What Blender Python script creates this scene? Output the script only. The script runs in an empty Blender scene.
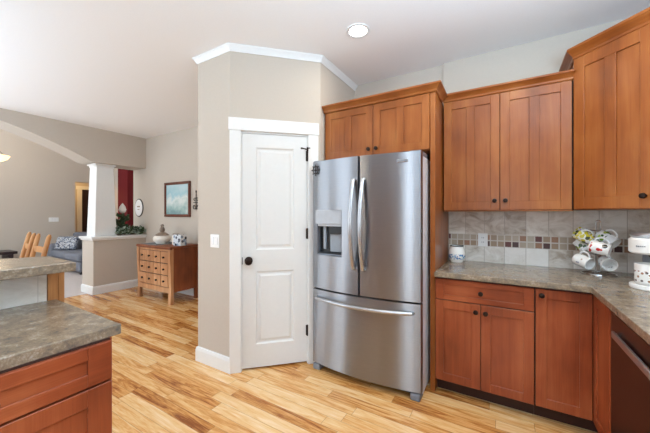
import bpy, bmesh, math, random
from mathutils import Vector, Matrix, Euler
random.seed(7)
PI = math.pi
S = bpy.context.scene
COL = S.collection

# ------------------------------------------------------------------ camera, world, lights, exposure
CAM_H = 1.34
CEIL = 2.765
LCEIL = 3.7
cam_d = bpy.data.cameras.new('camera')
cam_d.sensor_fit = 'HORIZONTAL'; cam_d.sensor_width = 36.0
cam_d.lens = 296.0 / 650.0 * 36.0
cam_d.shift_y = -2.5 / 650.0
cam_d.clip_start = 0.02
cam = bpy.data.objects.new('camera', cam_d); COL.objects.link(cam)
cam.location = (0, 0, CAM_H)
cam.rotation_euler = (PI / 2, 0, math.radians(31))
S.camera = cam

w = bpy.data.worlds.new('world'); S.world = w; w.use_nodes = True
w.node_tree.nodes['Background'].inputs[0].default_value = (0.86, 0.93, 1.0, 1)
w.node_tree.nodes['Background'].inputs[1].default_value = 1.0

S.view_settings.view_transform = 'Standard'
S.view_settings.look = 'None'
S.view_settings.gamma = 1.0
S.view_settings.use_curve_mapping = False
S.view_settings.exposure = -0.12
S.cycles.use_denoising = True
S.cycles.max_bounces = 10
S.cycles.diffuse_bounces = 6
S.cycles.sample_clamp_indirect = 6.0

def area(name, loc, rot, sx, sy, watts, col=(1, 1, 1)):
    d = bpy.data.lights.new(name, 'AREA'); d.shape = 'RECTANGLE'
    d.size = sx; d.size_y = sy; d.energy = watts; d.color = col
    o = bpy.data.objects.new(name, d); COL.objects.link(o)
    o.location = loc; o.rotation_euler = rot
    return o
DAY = (0.78, 0.90, 1.0)
RXW = 1.14
# daylight standing in the window and patio-door openings (rear wall y=-2.8 faces +Y inward)
def opening(name, x0, x1, z0, z1, rad, tilt=18):
    A = (x1 - x0) * (z1 - z0)
    return area(name, ((x0 + x1) / 2, -2.98, (z0 + z1) / 2), (PI/2 + math.radians(tilt), 0, 0), x1 - x0, z1 - z0, rad * PI * A, DAY)
opening('daylight_living', -9.6, -6.0, 0.1, 2.5, 3.6)
opening('daylight_patio', -5.5, -3.75, 0.1, 2.5, 4.4)
opening('daylight_kitchen', -0.30, 0.30, 0.9, 2.4, 13.0)
area('daylight_sink', (RXW + 0.12, 0.3, 1.75), (PI/2 + math.radians(15), 0, PI/2), 2.2, 1.3, 1.6 * PI * 2.2 * 1.3, DAY)
# added upward fill lamps, out of view, to brighten the ceiling
BNC = (0.53, 0.77, 1.0)
area('bounce_kitchen', (0.60, 0.45, 1.9), (PI, 0, 0), 0.9, 1.0, 130, BNC)
area('bounce_dining', (-4.3, -1.3, 1.4), (PI, 0, 0), 3.0, 1.8, 140, BNC)
area('bounce_living', (-8.2, -1.2, 1.9), (PI, 0, 0), 2.0, 1.4, 190, (0.86, 0.93, 1.0))

# ------------------------------------------------------------------ materials
def lin(c):
    c /= 255.0
    return c / 12.92 if c <= 0.04045 else ((c + 0.055) / 1.055) ** 2.4
def rgb(r, g, b): return (lin(r), lin(g), lin(b), 1.0)

class NT:
    def __init__(s, name):
        s.m = bpy.data.materials.new(name); s.m.use_nodes = True
        s.t = s.m.node_tree; s.bsdf = s.t.nodes['Principled BSDF']
    def n(s, typ, **kw):
        nd = s.t.nodes.new(typ)
        for k, v in kw.items(): setattr(nd, k, v)
        return nd
    def l(s, a, b): s.t.links.new(a, b)
    def coord(s, scale=(1, 1, 1), loc=(0, 0, 0)):
        tc = s.n('ShaderNodeTexCoord'); mp = s.n('ShaderNodeMapping')
        mp.inputs['Scale'].default_value = scale; mp.inputs['Location'].default_value = loc
        s.l(tc.outputs['Object'], mp.inputs['Vector']); return mp.outputs['Vector']
    def noise(s, vec, scale, detail=4, rough=0.55, dist=0.0):
        nd = s.n('ShaderNodeTexNoise'); nd.inputs['Scale'].default_value = scale
        nd.inputs['Detail'].default_value = detail; nd.inputs['Roughness'].default_value = rough
        nd.inputs['Distortion'].default_value = dist
        if vec is not None: s.l(vec, nd.inputs['Vector'])
        return nd.outputs[0]
    def ramp(s, fac, stops, const=False):
        r = s.n('ShaderNodeValToRGB'); e = r.color_ramp.elements
        if const: r.color_ramp.interpolation = 'CONSTANT'
        while len(e) < len(stops): e.new(0.5)
        for i, (p, c) in enumerate(stops): e[i].position = p; e[i].color = c
        s.l(fac, r.inputs[0]); return r.outputs[0]
    def math(s, op, a, b=None, c=None):
        m = s.n('ShaderNodeMath', operation=op)
        for i, v in enumerate((a, b, c)):
            if v is None: continue
            if isinstance(v, (int, float)): m.inputs[i].default_value = v
            else: s.l(v, m.inputs[i])
        return m.outputs[0]
    def mix(s, fac, a, b, blend='MIX'):
        m = s.n('ShaderNodeMix', data_type='RGBA', blend_type=blend)
        ins = [i for i in m.inputs if i.type == 'RGBA']
        fi = m.inputs[0]
        if isinstance(fac, (int, float)): fi.default_value = fac
        else: s.l(fac, fi)
        for sock, v in zip(ins, (a, b)):
            if isinstance(v, tuple): sock.default_value = v
            else: s.l(v, sock)
        return [o for o in m.outputs if o.type == 'RGBA'][0]
    def bump(s, h, strength=0.1, dist=0.002):
        b = s.n('ShaderNodeBump'); b.inputs['Strength'].default_value = strength
        b.inputs['Distance'].default_value = dist
        s.l(h, b.inputs['Height']); s.l(b.outputs[0], s.bsdf.inputs['Normal'])
    def set(s, rough=None, metal=None, color=None, spec=None, **kw):
        i = s.bsdf.inputs
        if rough is not None: i['Roughness'].default_value = rough
        if metal is not None: i['Metallic'].default_value = metal
        if spec is not None: i['Specular IOR Level'].default_value = spec
        if color is not None:
            if isinstance(color, tuple): i['Base Color'].default_value = color
            else: s.l(color, i['Base Color'])
        for k, v in kw.items(): i[k.replace('_', ' ')].default_value = v
        return s.m

def plain(name, c, rough=0.5, metal=0.0, var=0.04, scale=30, bump=0.0, spec=0.5):
    t = NT(name); v = t.coord()
    n = t.noise(v, scale)
    lo = tuple(x * (1 - var) for x in c[:3]) + (1,); hi = tuple(min(1, x * (1 + var)) for x in c[:3]) + (1,)
    m = t.set(rough, metal, t.ramp(n, [(0.3, lo), (0.7, hi)]), spec)
    if bump: t.bump(n, bump)
    return m

def wood(name, dark, mid, light, rough=0.35, grain=(1, 1, 0.08), scale=14, spec=0.3, blotch=0.62):
    t = NT(name); v = t.coord(grain)
    n = t.noise(v, scale, 6, 0.6, 0.6)
    b = t.noise(t.coord((1, 1, 0.6)), 3.2, 3, 0.5)
    f = t.math('ADD', t.math('MULTIPLY', n, 1 - blotch), t.math('MULTIPLY', b, blotch))
    fine = t.noise(t.coord(tuple(g * (1 if g < 0.5 else 6) for g in grain)), 40, 2, 0.5)
    f2 = t.math('ADD', f, t.math('MULTIPLY', t.math('SUBTRACT', fine, 0.5), 0.10))
    c = t.ramp(f2, [(0.34, dark), (0.5, mid), (0.66, light)])
    t.set(rough, 0, c, spec); t.bump(fine, 0.03, 0.001)
    return t.m

M = {}
M['wall'] = plain('wall_paint_greige', rgb(197, 187, 175), 0.85, var=0.015, scale=60, bump=0.04, spec=0.2)
M['wall_red'] = plain('wall_paint_red', rgb(112, 34, 38), 0.8, var=0.03, spec=0.2)
M['ceiling'] = plain('ceiling_paint', rgb(243, 242, 241), 0.9, var=0.012, scale=90, bump=0.08, spec=0.1)
M['trim'] = plain('white_trim_paint', rgb(232, 233, 232), 0.4, var=0.01)
M['door_white'] = plain('white_door_paint', rgb(224, 225, 224), 0.38, var=0.01)
UP = (rgb(114, 58, 22), rgb(142, 79, 34), rgb(164, 102, 52)); LOW = (rgb(112, 48, 27), rgb(148, 72, 41), rgb(176, 98, 60))  # one cabinet wood; warm light coloured into uppers, redder dimmer light into lowers
M['cab'] = wood('cabinet_wood_warm_lit', *UP, 0.3, spec=0.32)
M['cab_h'] = wood('cabinet_wood_warm_lit_horizontal', *UP, 0.33, grain=(0.08, 1, 1), spec=0.25)
M['base'] = wood('cabinet_wood_dim_lit_red', *LOW, 0.3, spec=0.4)
M['base_h'] = wood('cabinet_wood_dim_lit_red_horizontal', *LOW, 0.33, grain=(0.08, 1, 1), spec=0.3)
M['gap'] = plain('cabinet_shadow_gap_brown', rgb(52, 24, 14), 0.6)
M['toe'] = plain('toe_kick_dark', rgb(58, 26, 16), 0.5)
M['bronze'] = plain('oil_rubbed_bronze', rgb(44, 34, 30), 0.35, 0.8)
M['panel_grey'] = plain('silver_grey_panel', rgb(176, 180, 186), 0.35)
M['grey_light'] = plain('light_grey_plastic', rgb(150, 156, 164), 0.35)
M['black'] = plain('black_plastic', rgb(24, 24, 26), 0.4)
M['grey_plastic'] = plain('grey_plastic', rgb(120, 124, 132), 0.45)
M['grey_side'] = plain('fridge_grey_side', rgb(220, 222, 232), 0.3)
M['chrome'] = plain('polished_chrome', rgb(205, 208, 212), 0.15, 1.0, var=0.02)
M['silver'] = plain('brushed_silver', rgb(190, 192, 196), 0.3, 0.9, var=0.03)
M['white_plastic'] = plain('white_plastic', rgb(240, 240, 238), 0.35, var=0.01)
M['porcelain'] = plain('white_porcelain', rgb(240, 240, 240), 0.15, var=0.01)
M['iron'] = plain('wrought_iron', rgb(52, 44, 40), 0.5, 0.6)
M['oak'] = wood('golden_oak', rgb(150, 98, 56), rgb(188, 136, 86), rgb(214, 166, 116), 0.4)
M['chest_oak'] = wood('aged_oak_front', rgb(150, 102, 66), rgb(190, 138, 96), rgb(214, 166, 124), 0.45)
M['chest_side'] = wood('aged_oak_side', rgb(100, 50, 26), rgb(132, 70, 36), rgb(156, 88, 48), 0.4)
M['frame'] = wood('dark_walnut_frame', rgb(70, 34, 22), rgb(98, 50, 34), rgb(120, 66, 46), 0.35)
M['dark_table'] = plain('dark_espresso_wood', rgb(44, 32, 34), 0.3)
M['sofa'] = plain('blue_grey_upholstery', rgb(118, 121, 130), 0.9, var=0.12, scale=60, spec=0.1)
M['runner'] = plain('grey_cloth_runner', rgb(110, 112, 114), 0.9, var=0.1)
M['leaf'] = plain('dark_green_leaf', rgb(62, 84, 52), 0.5, var=0.3, scale=25)
M['leaf2'] = plain('silver_green_leaf', rgb(176, 190, 176), 0.6, var=0.2, scale=25)
M['cream'] = plain('cream_ceramic', rgb(236, 230, 220), 0.3, var=0.06)
M['taupe'] = plain('taupe_ceramic', rgb(140, 120, 104), 0.4, var=0.1)
M['carpet'] = plain('pale_grey_carpet', rgb(196, 188, 186), 0.95, var=0.08, scale=120, bump=0.3, spec=0.05)

# brushed stainless steel
t = NT('brushed_stainless'); 
n = t.noise(t.coord((1.5, 1.5, 320)), 6, 2, 0.5)
t.set(None, 1.0, t.ramp(n, [(0.2, rgb(146, 148, 153)), (0.8, rgb(164, 166, 171))]))
t.l(t.math('MULTIPLY_ADD', n, 0.10, 0.27), t.bsdf.inputs['Roughness'])
t.bsdf.inputs['Anisotropic'].default_value = 1.0; t.bsdf.inputs['Anisotropic Rotation'].default_value = 0.25
tg = t.n('ShaderNodeTangent'); tg.direction_type = 'RADIAL'; tg.axis = 'Z'
t.l(tg.outputs[0], t.bsdf.inputs['Tangent'])
M['steel'] = t.m

# dishwasher: glossy black stainless, brown reflection put into the base colour
M['dw'] = plain('black_stainless_brown_reflection', rgb(58, 36, 32), 0.3, 0.5, var=0.03)

# laminate counter
t = NT('slate_look_laminate'); v = t.coord()
n1 = t.noise(v, 20, 8, 0.75, 0.1); n2 = t.noise(v, 110, 4, 0.7)
f = t.math('ADD', t.math('MULTIPLY', n1, 0.68), t.math('MULTIPLY', n2, 0.32))
c = t.ramp(f, [(0.36, rgb(88, 86, 84)), (0.46, rgb(124, 110, 94)), (0.54, rgb(144, 126, 104)), (0.66, rgb(176, 170, 162))])
t.set(0.2, 0, c, 0.5); M['counter'] = t.m

# hardwood floor planks running along X
t = NT('hickory_plank_floor')
tc = t.n('ShaderNodeTexCoord'); sp = t.n('ShaderNodeSeparateXYZ'); t.l(tc.outputs['Object'], sp.inputs[0])
PW, PL = 0.089, 0.85
yr = t.math('DIVIDE', sp.outputs[1], PW); row = t.math('FLOOR', yr); yf = t.math('FRACT', yr)
wn = t.n('ShaderNodeTexWhiteNoise', noise_dimensions='1D'); t.l(row, wn.inputs['W'])
xr = t.math('ADD', t.math('DIVIDE', sp.outputs[0], PL), t.math('MULTIPLY', wn.outputs[0], 7.3))
wig = t.math('FLOOR', xr); xf = t.math('FRACT', xr)
cmb = t.n('ShaderNodeCombineXYZ'); t.l(row, cmb.inputs[0]); t.l(wig, cmb.inputs[1])
wn2 = t.n('ShaderNodeTexWhiteNoise', noise_dimensions='2D'); t.l(cmb.outputs[0], wn2.inputs['Vector'])
# per plank offset for grain
off = t.n('ShaderNodeVectorMath', operation='SCALE'); t.l(wn2.outputs['Color'], off.inputs[0]); off.inputs['Scale'].default_value = 30
mp = t.n('ShaderNodeMapping'); mp.inputs['Scale'].default_value = (0.9, 9, 1); t.l(tc.outputs['Object'], mp.inputs[0])
ad = t.n('ShaderNodeVectorMath', operation='ADD'); t.l(mp.outputs[0], ad.inputs[0]); t.l(off.outputs[0], ad.inputs[1])
g = t.noise(ad.outputs[0], 3.0, 5, 0.6, 1.2)
mp2 = t.n('ShaderNodeMapping'); mp2.inputs['Scale'].default_value = (3, 40, 1); t.l(tc.outputs['Object'], mp2.inputs[0])
gf = t.noise(mp2.outputs[0], 4.0, 3, 0.6)
f = t.math('ADD', t.math('MULTIPLY', wn2.outputs[0], 0.24), t.math('ADD', t.math('MULTIPLY', g, 0.58), t.math('MULTIPLY', gf, 0.22)))
c = t.ramp(f, [(0.34, rgb(138, 76, 34)), (0.43, rgb(194, 130, 66)), (0.51, rgb(218, 162, 98)), (0.60, rgb(228, 184, 128)), (0.72, rgb(238, 206, 162))])
e1 = t.math('LESS_THAN', t.math('MINIMUM', yf, t.math('SUBTRACT', 1.0, yf)), 0.014)
e2 = t.math('LESS_THAN', t.math('MINIMUM', xf, t.math('SUBTRACT', 1.0, xf)), 0.0018)
seam = t.math('MAXIMUM', e1, e2)
c2 = t.mix(t.math('MULTIPLY', seam, 0.55), c, rgb(110, 66, 34))
t.set(0.2, 0, c2, 0.45); t.bump(t.math('SUBTRACT', 1.0, seam), 0.15, 0.001)
M['floor'] = t.m

# backsplash: large stone tiles with a mosaic band (object coords: x along wall, z up)
def splash_mat(name, band=True, light=0, tile=0.1524, z0=0.914, bands=(1.054, 1.160), axis=0, xoff=0.0):
    t = NT(name)
    tc = t.n('ShaderNodeTexCoord'); sp = t.n('ShaderNodeSeparateXYZ'); t.l(tc.outputs['Object'], sp.inputs[0])
    X, Z = t.math('ADD', sp.outputs[axis], xoff), sp.outputs[2]
    tx = t.math('DIVIDE', X, tile); ti = t.math('FLOOR', tx); tf = t.math('FRACT', tx)
    wn = t.n('ShaderNodeTexWhiteNoise', noise_dimensions='2D')
    cb = t.n('ShaderNodeCombineXYZ'); t.l(ti, cb.inputs[0]); t.l(t.math('GREATER_THAN', Z, 1.1), cb.inputs[1]); t.l(cb.outputs[0], wn.inputs['Vector'])
    n1 = t.noise(t.coord((1, 1, 1.6)), 7, 8, 0.65, 0.8)
    f = t.math('ADD', t.math('MULTIPLY', n1, 0.75), t.math('MULTIPLY', wn.outputs[0], 0.28))
    stone = t.ramp(f, [(0.34, rgb(166, 148, 130)), (0.47, rgb(206, 196, 184)), (0.6, rgb(228, 222, 214)), (0.8, rgb(236, 232, 226))])
    seam = t.math('LESS_THAN', t.math('MINIMUM', tf, t.math('SUBTRACT', 1.0, tf)), 0.012)
    col = t.mix(seam, stone, rgb(168, 156, 144))
    if band:
        zb, zt = bands; ms = (zt - zb) / 2
        mx = t.math('DIVIDE', X, ms); mz = t.math('DIVIDE', t.math('SUBTRACT', Z, zb), ms)
        cb2 = t.n('ShaderNodeCombineXYZ'); t.l(t.math('FLOOR', mx), cb2.inputs[0]); t.l(t.math('FLOOR', mz), cb2.inputs[1])
        wn2 = t.n('ShaderNodeTexWhiteNoise', noise_dimensions='2D'); t.l(cb2.outputs[0], wn2.inputs['Vector'])
        mc = t.ramp(wn2.outputs[0], [(0, rgb(168, 150, 130)), (0.3, rgb(150, 124, 100)), (0.5, rgb(146, 104, 78)), (0.62, rgb(176, 160, 142)), (0.70, rgb(96, 40, 34)), (0.88, rgb(66, 30, 28))], True)
        fx, fz = t.math('FRACT', mx), t.math('FRACT', mz)
        d = t.math('MINIMUM', t.math('MINIMUM', fx, t.math('SUBTRACT', 1.0, fx)), t.math('MINIMUM', fz, t.math('SUBTRACT', 1.0, fz)))
        mc = t.mix(t.math('LESS_THAN', d, 0.085), mc, rgb(198, 188, 176))
        inb = t.math('MULTIPLY', t.math('GREATER_THAN', Z, zb), t.math('LESS_THAN', Z, zt))
        col = t.mix(inb, col, mc)
    t.set(0.3, 0, t.mix(0.45, col, rgb(232, 232, 226)) if light else col, 0.5)
    return t.m
M['splash'] = splash_mat('stone_tile_backsplash_with_mosaic_band', xoff=-0.012)
M['bar_splash'] = splash_mat('stone_tile_bar_splash', band=False, light=1, axis=1, xoff=0.10)

# painted mug designs
def printed(name, base, spots, scale, thr=0.35, band=None):
    t = NT(name)
    vo = t.n('ShaderNodeTexVoronoi'); vo.inputs['Scale'].default_value = scale; t.l(t.coord(), vo.inputs['Vector'])
    wn = t.n('ShaderNodeTexWhiteNoise', noise_dimensions='3D'); t.l(vo.outputs['Color'], wn.inputs['Vector'])
    stops = [(i / len(spots), c) for i, c in enumerate(spots)]
    c = t.ramp(wn.outputs[0], stops, True)
    f = t.math('LESS_THAN', vo.outputs['Distance'], thr)
    if band:
        sp = t.n('ShaderNodeSeparateXYZ'); tc = t.n('ShaderNodeTexCoord'); t.l(tc.outputs['Object'], sp.inputs[0])
        f = t.math('MULTIPLY', f, t.math('MULTIPLY', t.math('GREATER_THAN', sp.outputs[2], band[0]), t.math('LESS_THAN', sp.outputs[2], band[1])))
    t.set(0.18, 0, t.mix(f, base, c)); return t.m
WH = rgb(240, 240, 238)
M['mug_yellow'] = printed('yellow_purple_floral_glaze', WH, [rgb(214, 196, 52), rgb(150, 120, 180), rgb(206, 190, 60), rgb(214, 200, 80), rgb(90, 94, 70)], 44, 0.55)
M['mug_green'] = printed('green_leaf_glaze', WH, [rgb(120, 158, 50), rgb(60, 90, 40), rgb(170, 190, 80)], 40, 0.6, (0.02, 0.06))
M['mug_red'] = printed('red_black_flower_glaze', WH, [rgb(196, 40, 40), rgb(30, 30, 34), rgb(30, 30, 34), rgb(200, 52, 48), WH], 34, 0.5, (0.01, 0.10))
M['mug_plain'] = printed('white_sprig_glaze', WH, [rgb(160, 170, 190), WH, WH, rgb(190, 170, 160)], 46, 0.3, (0.02, 0.07))
M['mug_leaf'] = printed('autumn_leaf_glaze', WH, [rgb(140, 60, 50), rgb(110, 100, 96), WH, rgb(160, 120, 100), WH], 62, 0.40, (0.015, 0.08))
M['delft'] = printed('blue_scene_glaze', WH, [rgb(36, 80, 150), rgb(70, 130, 190), rgb(120, 170, 210)], 105, 0.5, (0.016, 0.040))
M['pillow_print'] = printed('blue_grey_print_fabric', rgb(160, 164, 170), [rgb(72, 82, 104), rgb(110, 118, 136), rgb(40, 46, 66)], 34, 0.5)
M['box_print'] = printed('blue_printed_card', rgb(206, 214, 222), [rgb(60, 66, 76), rgb(126, 148, 176), rgb(90, 96, 110)], 22, 0.5)

# picture: hazy blue seascape
t = NT('hazy_seascape_print')
sp = t.n('ShaderNodeSeparateXYZ'); tc = t.n('ShaderNodeTexCoord'); t.l(tc.outputs['Object'], sp.inputs[0])
f = t.math('ADD', t.math('MULTIPLY', sp.outputs[2], 1.7), t.math('MULTIPLY', t.math('SUBTRACT', t.noise(t.coord(), 6, 5), 0.5), 0.9))
c = t.ramp(f, [(0.0, rgb(126, 158, 158)), (0.22, rgb(170, 196, 194)), (0.42, rgb(214, 222, 218)), (0.6, rgb(160, 198, 208)), (0.95, rgb(186, 210, 216))])
t.set(0.2, 0, c); M['art'] = t.m

def emit(name, c, s, rough=0.4):
    t = NT(name); t.set(rough, 0, c); t.bsdf.inputs['Emission Color'].default_value = c
    t.bsdf.inputs['Emission Strength'].default_value = s; return t.m
M['lamp'] = emit('lit_lamp_lens', (1, 0.97, 0.92, 1), 14)
M['lamp_warm'] = emit('lit_amber_glass', (1, 0.80, 0.46, 1), 1.6)

# ------------------------------------------------------------------ mesh helpers
def BM(): return bmesh.new()
def box(bm, x0, x1, y0, y1, z0, z1, bev=0.0, seg=2):
    r = bmesh.ops.create_cube(bm, size=1.0)
    vs = r['verts']
    for v in vs:
        v.co = Vector(((x0 + x1) / 2 + v.co.x * (x1 - x0), (y0 + y1) / 2 + v.co.y * (y1 - y0), (z0 + z1) / 2 + v.co.z * (z1 - z0)))
    if bev > 0:
        es = list({e for v in vs for e in v.link_edges})
        bmesh.ops.bevel(bm, geom=es, offset=bev, segments=seg, profile=0.5, affect='EDGES')
    return bm
def prism(bm, pts, z0, z1, axis='z', bev=0.0):
    """extrude polygon pts along an axis: z -> (x,y), y -> (x,z), x -> (y,z)"""
    def P(a, b, c):
        return {'z': Vector((a, b, c)), 'y': Vector((a, c, b)), 'x': Vector((c, a, b))}[axis]
    lo = [bm.verts.new(P(a, b, z0)) for a, b in pts]; hi = [bm.verts.new(P(a, b, z1)) for a, b in pts]
    n = len(pts); fs = [bm.faces.new(lo), bm.faces.new(hi)]
    for i in range(n): fs.append(bm.faces.new((lo[i], lo[(i + 1) % n], hi[(i + 1) % n], hi[i])))
    bmesh.ops.recalc_face_normals(bm, faces=fs)
    if bev:
        es = list(set(e for f in fs[:2] for e in f.edges))
        bmesh.ops.bevel(bm, geom=es, offset=bev, segments=2, profile=0.5, affect='EDGES')
    return bm
def lathe(bm, prof, seg=28, center=(0, 0, 0), closed=False):
    """prof: list of (r,z); r=0 ends become poles"""
    cx, cy, cz = center; rings = []
    for r, z in prof:
        if r < 1e-6: rings.append([bm.verts.new((cx, cy, cz + z))])
        else: rings.append([bm.verts.new((cx + r * math.cos(2 * PI * i / seg), cy + r * math.sin(2 * PI * i / seg), cz + z)) for i in range(seg)])
    fs = []
    prs = list(zip(rings, rings[1:])) + ([(rings[-1], rings[0])] if closed else [])
    for a, b in prs:
        for i in range(seg):
            j = (i + 1) % seg
            if len(a) == 1 and len(b) == 1: continue
            if len(a) == 1: fs.append(bm.faces.new((a[0], b[i], b[j])))
            elif len(b) == 1: fs.append(bm.faces.new((a[i], a[j], b[0])))
            else: fs.append(bm.faces.new((a[i], a[j], b[j], b[i])))
    bmesh.ops.recalc_face_normals(bm, faces=fs)
    return bm
def tube(bm, pts, r, seg=10, caps=True, closed=False, ry=None):
    """sweep a circle (or ellipse) along points; r number or list"""
    pts = [Vector(p) for p in pts]; n = len(pts)
    rs = r if isinstance(r, (list, tuple)) else [r] * n
    rings = []; up = None
    for i, p in enumerate(pts):
        if closed: tgt = (pts[(i + 1) % n] - pts[i - 1]).normalized()
        else: tgt = (pts[min(i + 1, n - 1)] - pts[max(i - 1, 0)]).normalized()
        if up is None:
            up = Vector((0, 0, 1)) if abs(tgt.z) < 0.9 else Vector((0, 1, 0))
        side = tgt.cross(up).normalized(); up2 = side.cross(tgt).normalized(); up = up2
        k = (ry / rs[i]) if ry else 1.0
        rings.append([bm.verts.new(p + side * (rs[i] * math.cos(2 * PI * j / seg)) + up2 * (rs[i] * k * math.sin(2 * PI * j / seg))) for j in range(seg)])
    fs = []
    prs = list(zip(rings, rings[1:])) + ([(rings[-1], rings[0])] if closed else [])
    for a, b in prs:
        for j in range(seg):
            fs.append(bm.faces.new((a[j], a[(j + 1) % seg], b[(j + 1) % seg], b[j])))
    if caps and not closed: fs += [bm.faces.new(rings[0]), bm.faces.new(rings[-1])]
    bmesh.ops.recalc_face_normals(bm, faces=fs)
    return bm
def obj(name, bm, mat, parent=None, smooth=False, loc=(0, 0, 0), rot=(0, 0, 0)):
    me = bpy.data.meshes.new(name); bm.to_mesh(me); bm.free()
    me.materials.append(M[mat])
    if smooth:
        for p in me.polygons: p.use_smooth = True
        try: me.set_sharp_from_angle(angle=math.radians(40))
        except Exception: pass
    o = bpy.data.objects.new(name, me); COL.objects.link(o)
    o.location = loc; o.rotation_euler = rot
    if parent: o.parent = parent
    return o
def tag(o, label, cat, group=None):
    o['label'] = label; o['category'] = cat
    if group: o['group'] = group
    return o
def thing(name, label, cat, loc=(0, 0, 0), rz=0.0, group=None):
    o = bpy.data.objects.new(name, None); COL.objects.link(o)
    o.empty_display_size = 0.1; o.location = loc; o.rotation_euler = (0, 0, rz)
    return tag(o, label, cat, group)
def struct(name, bm, mat, parent=None, smooth=False):
    o = obj(name, bm, mat, parent, smooth)
    if not parent: o['kind'] = 'structure'
    return o
def sroot(name, loc=(0, 0, 0), rz=0.0):
    o = bpy.data.objects.new(name, None); COL.objects.link(o)
    o.location = loc; o.rotation_euler = (0, 0, rz); o['kind'] = 'structure'; return o

# ------------------------------------------------------------------ room shell
WY = 2.98           # back wall face behind the cabinets
WYF = 3.005         # back wall face above the fridge
PX = 3.06           # far picture wall y
RX = 1.14           # right wall face
AX = -5.79          # arch wall kitchen face
AT = 0.46           # its thickness
FX = -10.0          # living-room far wall

struct('floor', box(BM(), AX - 0.2, RX + 0.15, -2.95, 3.3, -0.08, 0.0), 'floor')
struct('floor_carpet', box(BM(), -13.2, AX - 0.2, -2.95, 5.6, -0.08, 0.004), 'carpet')
struct('ceiling', box(BM(), AX - AT, RX + 0.15, -2.95, 3.3, CEIL, CEIL + 0.1), 'ceiling')
struct('ceiling_living', box(BM(), -13.2, AX - AT + 0.1, -2.95, 5.6, LCEIL, LCEIL + 0.1), 'ceiling')
struct('wall_back', box(BM(), -0.485, RX + 0.15, WY, WY + 0.3, 0, CEIL), 'wall')
struct('wall_back_left', box(BM(), -1.60, -0.485, WYF, WYF + 0.275, 0, CEIL), 'wall')
struct('wall_picture', box(BM(), AX - AT, -1.60, PX, PX + 0.2, 0, CEIL), 'wall')

def wall_with_openings(name, fixed, lo, hi, openings, axis, thick, top=None):
    top = top or CEIL
    """a wall slab at fixed..fixed+thick, running lo..hi, with (a,b,z0,z1) openings"""
    bm = BM(); cur = lo
    def seg(a, b, z0, z1):
        if b - a < 1e-4 or z1 - z0 < 1e-4: return
        if axis == 'x': box(bm, a, b, fixed, fixed + thick, z0, z1)
        else: box(bm, fixed, fixed + thick, a, b, z0, z1)
    for a, b, z0, z1 in sorted(openings):
        seg(cur, a, 0, top); seg(a, b, 0, z0); seg(a, b, z1, top); cur = b
    seg(cur, hi, 0, top)
    return struct(name, bm, 'wall')
wall_with_openings('wall_rear', -2.95, -13.2, RX + 0.15, [(-9.6, -6.0, 0.1, 2.5), (-5.5, -3.75, 0.1, 2.5), (-0.30, 0.30, 0.9, 2.4)], 'x', 0.15, LCEIL)
wall_with_openings('wall_right', RX, -2.8, WY, [(-0.8, 1.4, 1.1, 2.4)], 'y', 0.15)
def window(n, a, b, z0, z1, axis, f, mullion=True):
    bm = BM(); fw = 0.06
    def bx(p0, p1, q0, q1):
        if axis == 'x': box(bm, p0, p1, f, f + 0.08, q0, q1, 0.004)
        else: box(bm, f, f + 0.08, p0, p1, q0, q1, 0.004)
    bx(a, b, z0, z0 + fw); bx(a, b, z1 - fw, z1); bx(a, a + fw, z0 + fw, z1 - fw); bx(b - fw, b, z0 + fw, z1 - fw)
    m = (a + b) / 2
    if mullion: bx(m - fw / 2, m + fw / 2, z0 + fw, z1 - fw)
    struct('window_%d' % n, bm, 'trim')
window(1, -9.6, -6.0, 0.1, 2.5, 'x', -2.9); window(2, -5.5, -3.75, 0.1, 2.5, 'x', -2.9, False)
window(3, -0.30, 0.30, 0.9, 2.4, 'x', -2.9, False); window(4, -0.8, 1.4, 1.1, 2.4, 'y', RX + 0.02)

# pantry enclosure: wall 1 faces -Y, diagonal door wall, short wall beside the fridge
P0 = Vector((-2.395, 1.727)); P1 = Vector((-1.970, 1.727)); P2 = Vector((-1.418, 2.279))
U = (P2 - P1).normalized()
bm = BM(); T = 0.11
prism(bm, [(P0.x, P0.y), (P1.x, P1.y), (P1.x - 0.046, P1.y + T), (P0.x + T, P0.y + T), (P0.x + T, PX), (P0.x, PX)], 0, CEIL)
struct('wall_pantry', bm, 'wall')
DL, DR, DH = 0.082, 0.672, 2.045       # door opening along the diagonal
DRZ = math.radians(45)
bm = BM(); LD = (P2 - P1).length
box(bm, 0, DL, 0, T, 0, CEIL); box(bm, DR, LD, 0, T, 0, CEIL); box(bm, DL, DR, 0, T, DH, CEIL)
o = struct('wall_diagonal', bm, 'wall'); o.location = (P1.x, P1.y, 0); o.rotation_euler = (0, 0, DRZ)
bm = BM(); prism(bm, [(P2.x, P2.y), (P2.x, WYF), (P2.x - T, WYF), (P2.x - T, P2.y + 0.046 - 0.0)], 0, CEIL)
struct('wall_beside_fridge', bm, 'wall')
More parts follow.
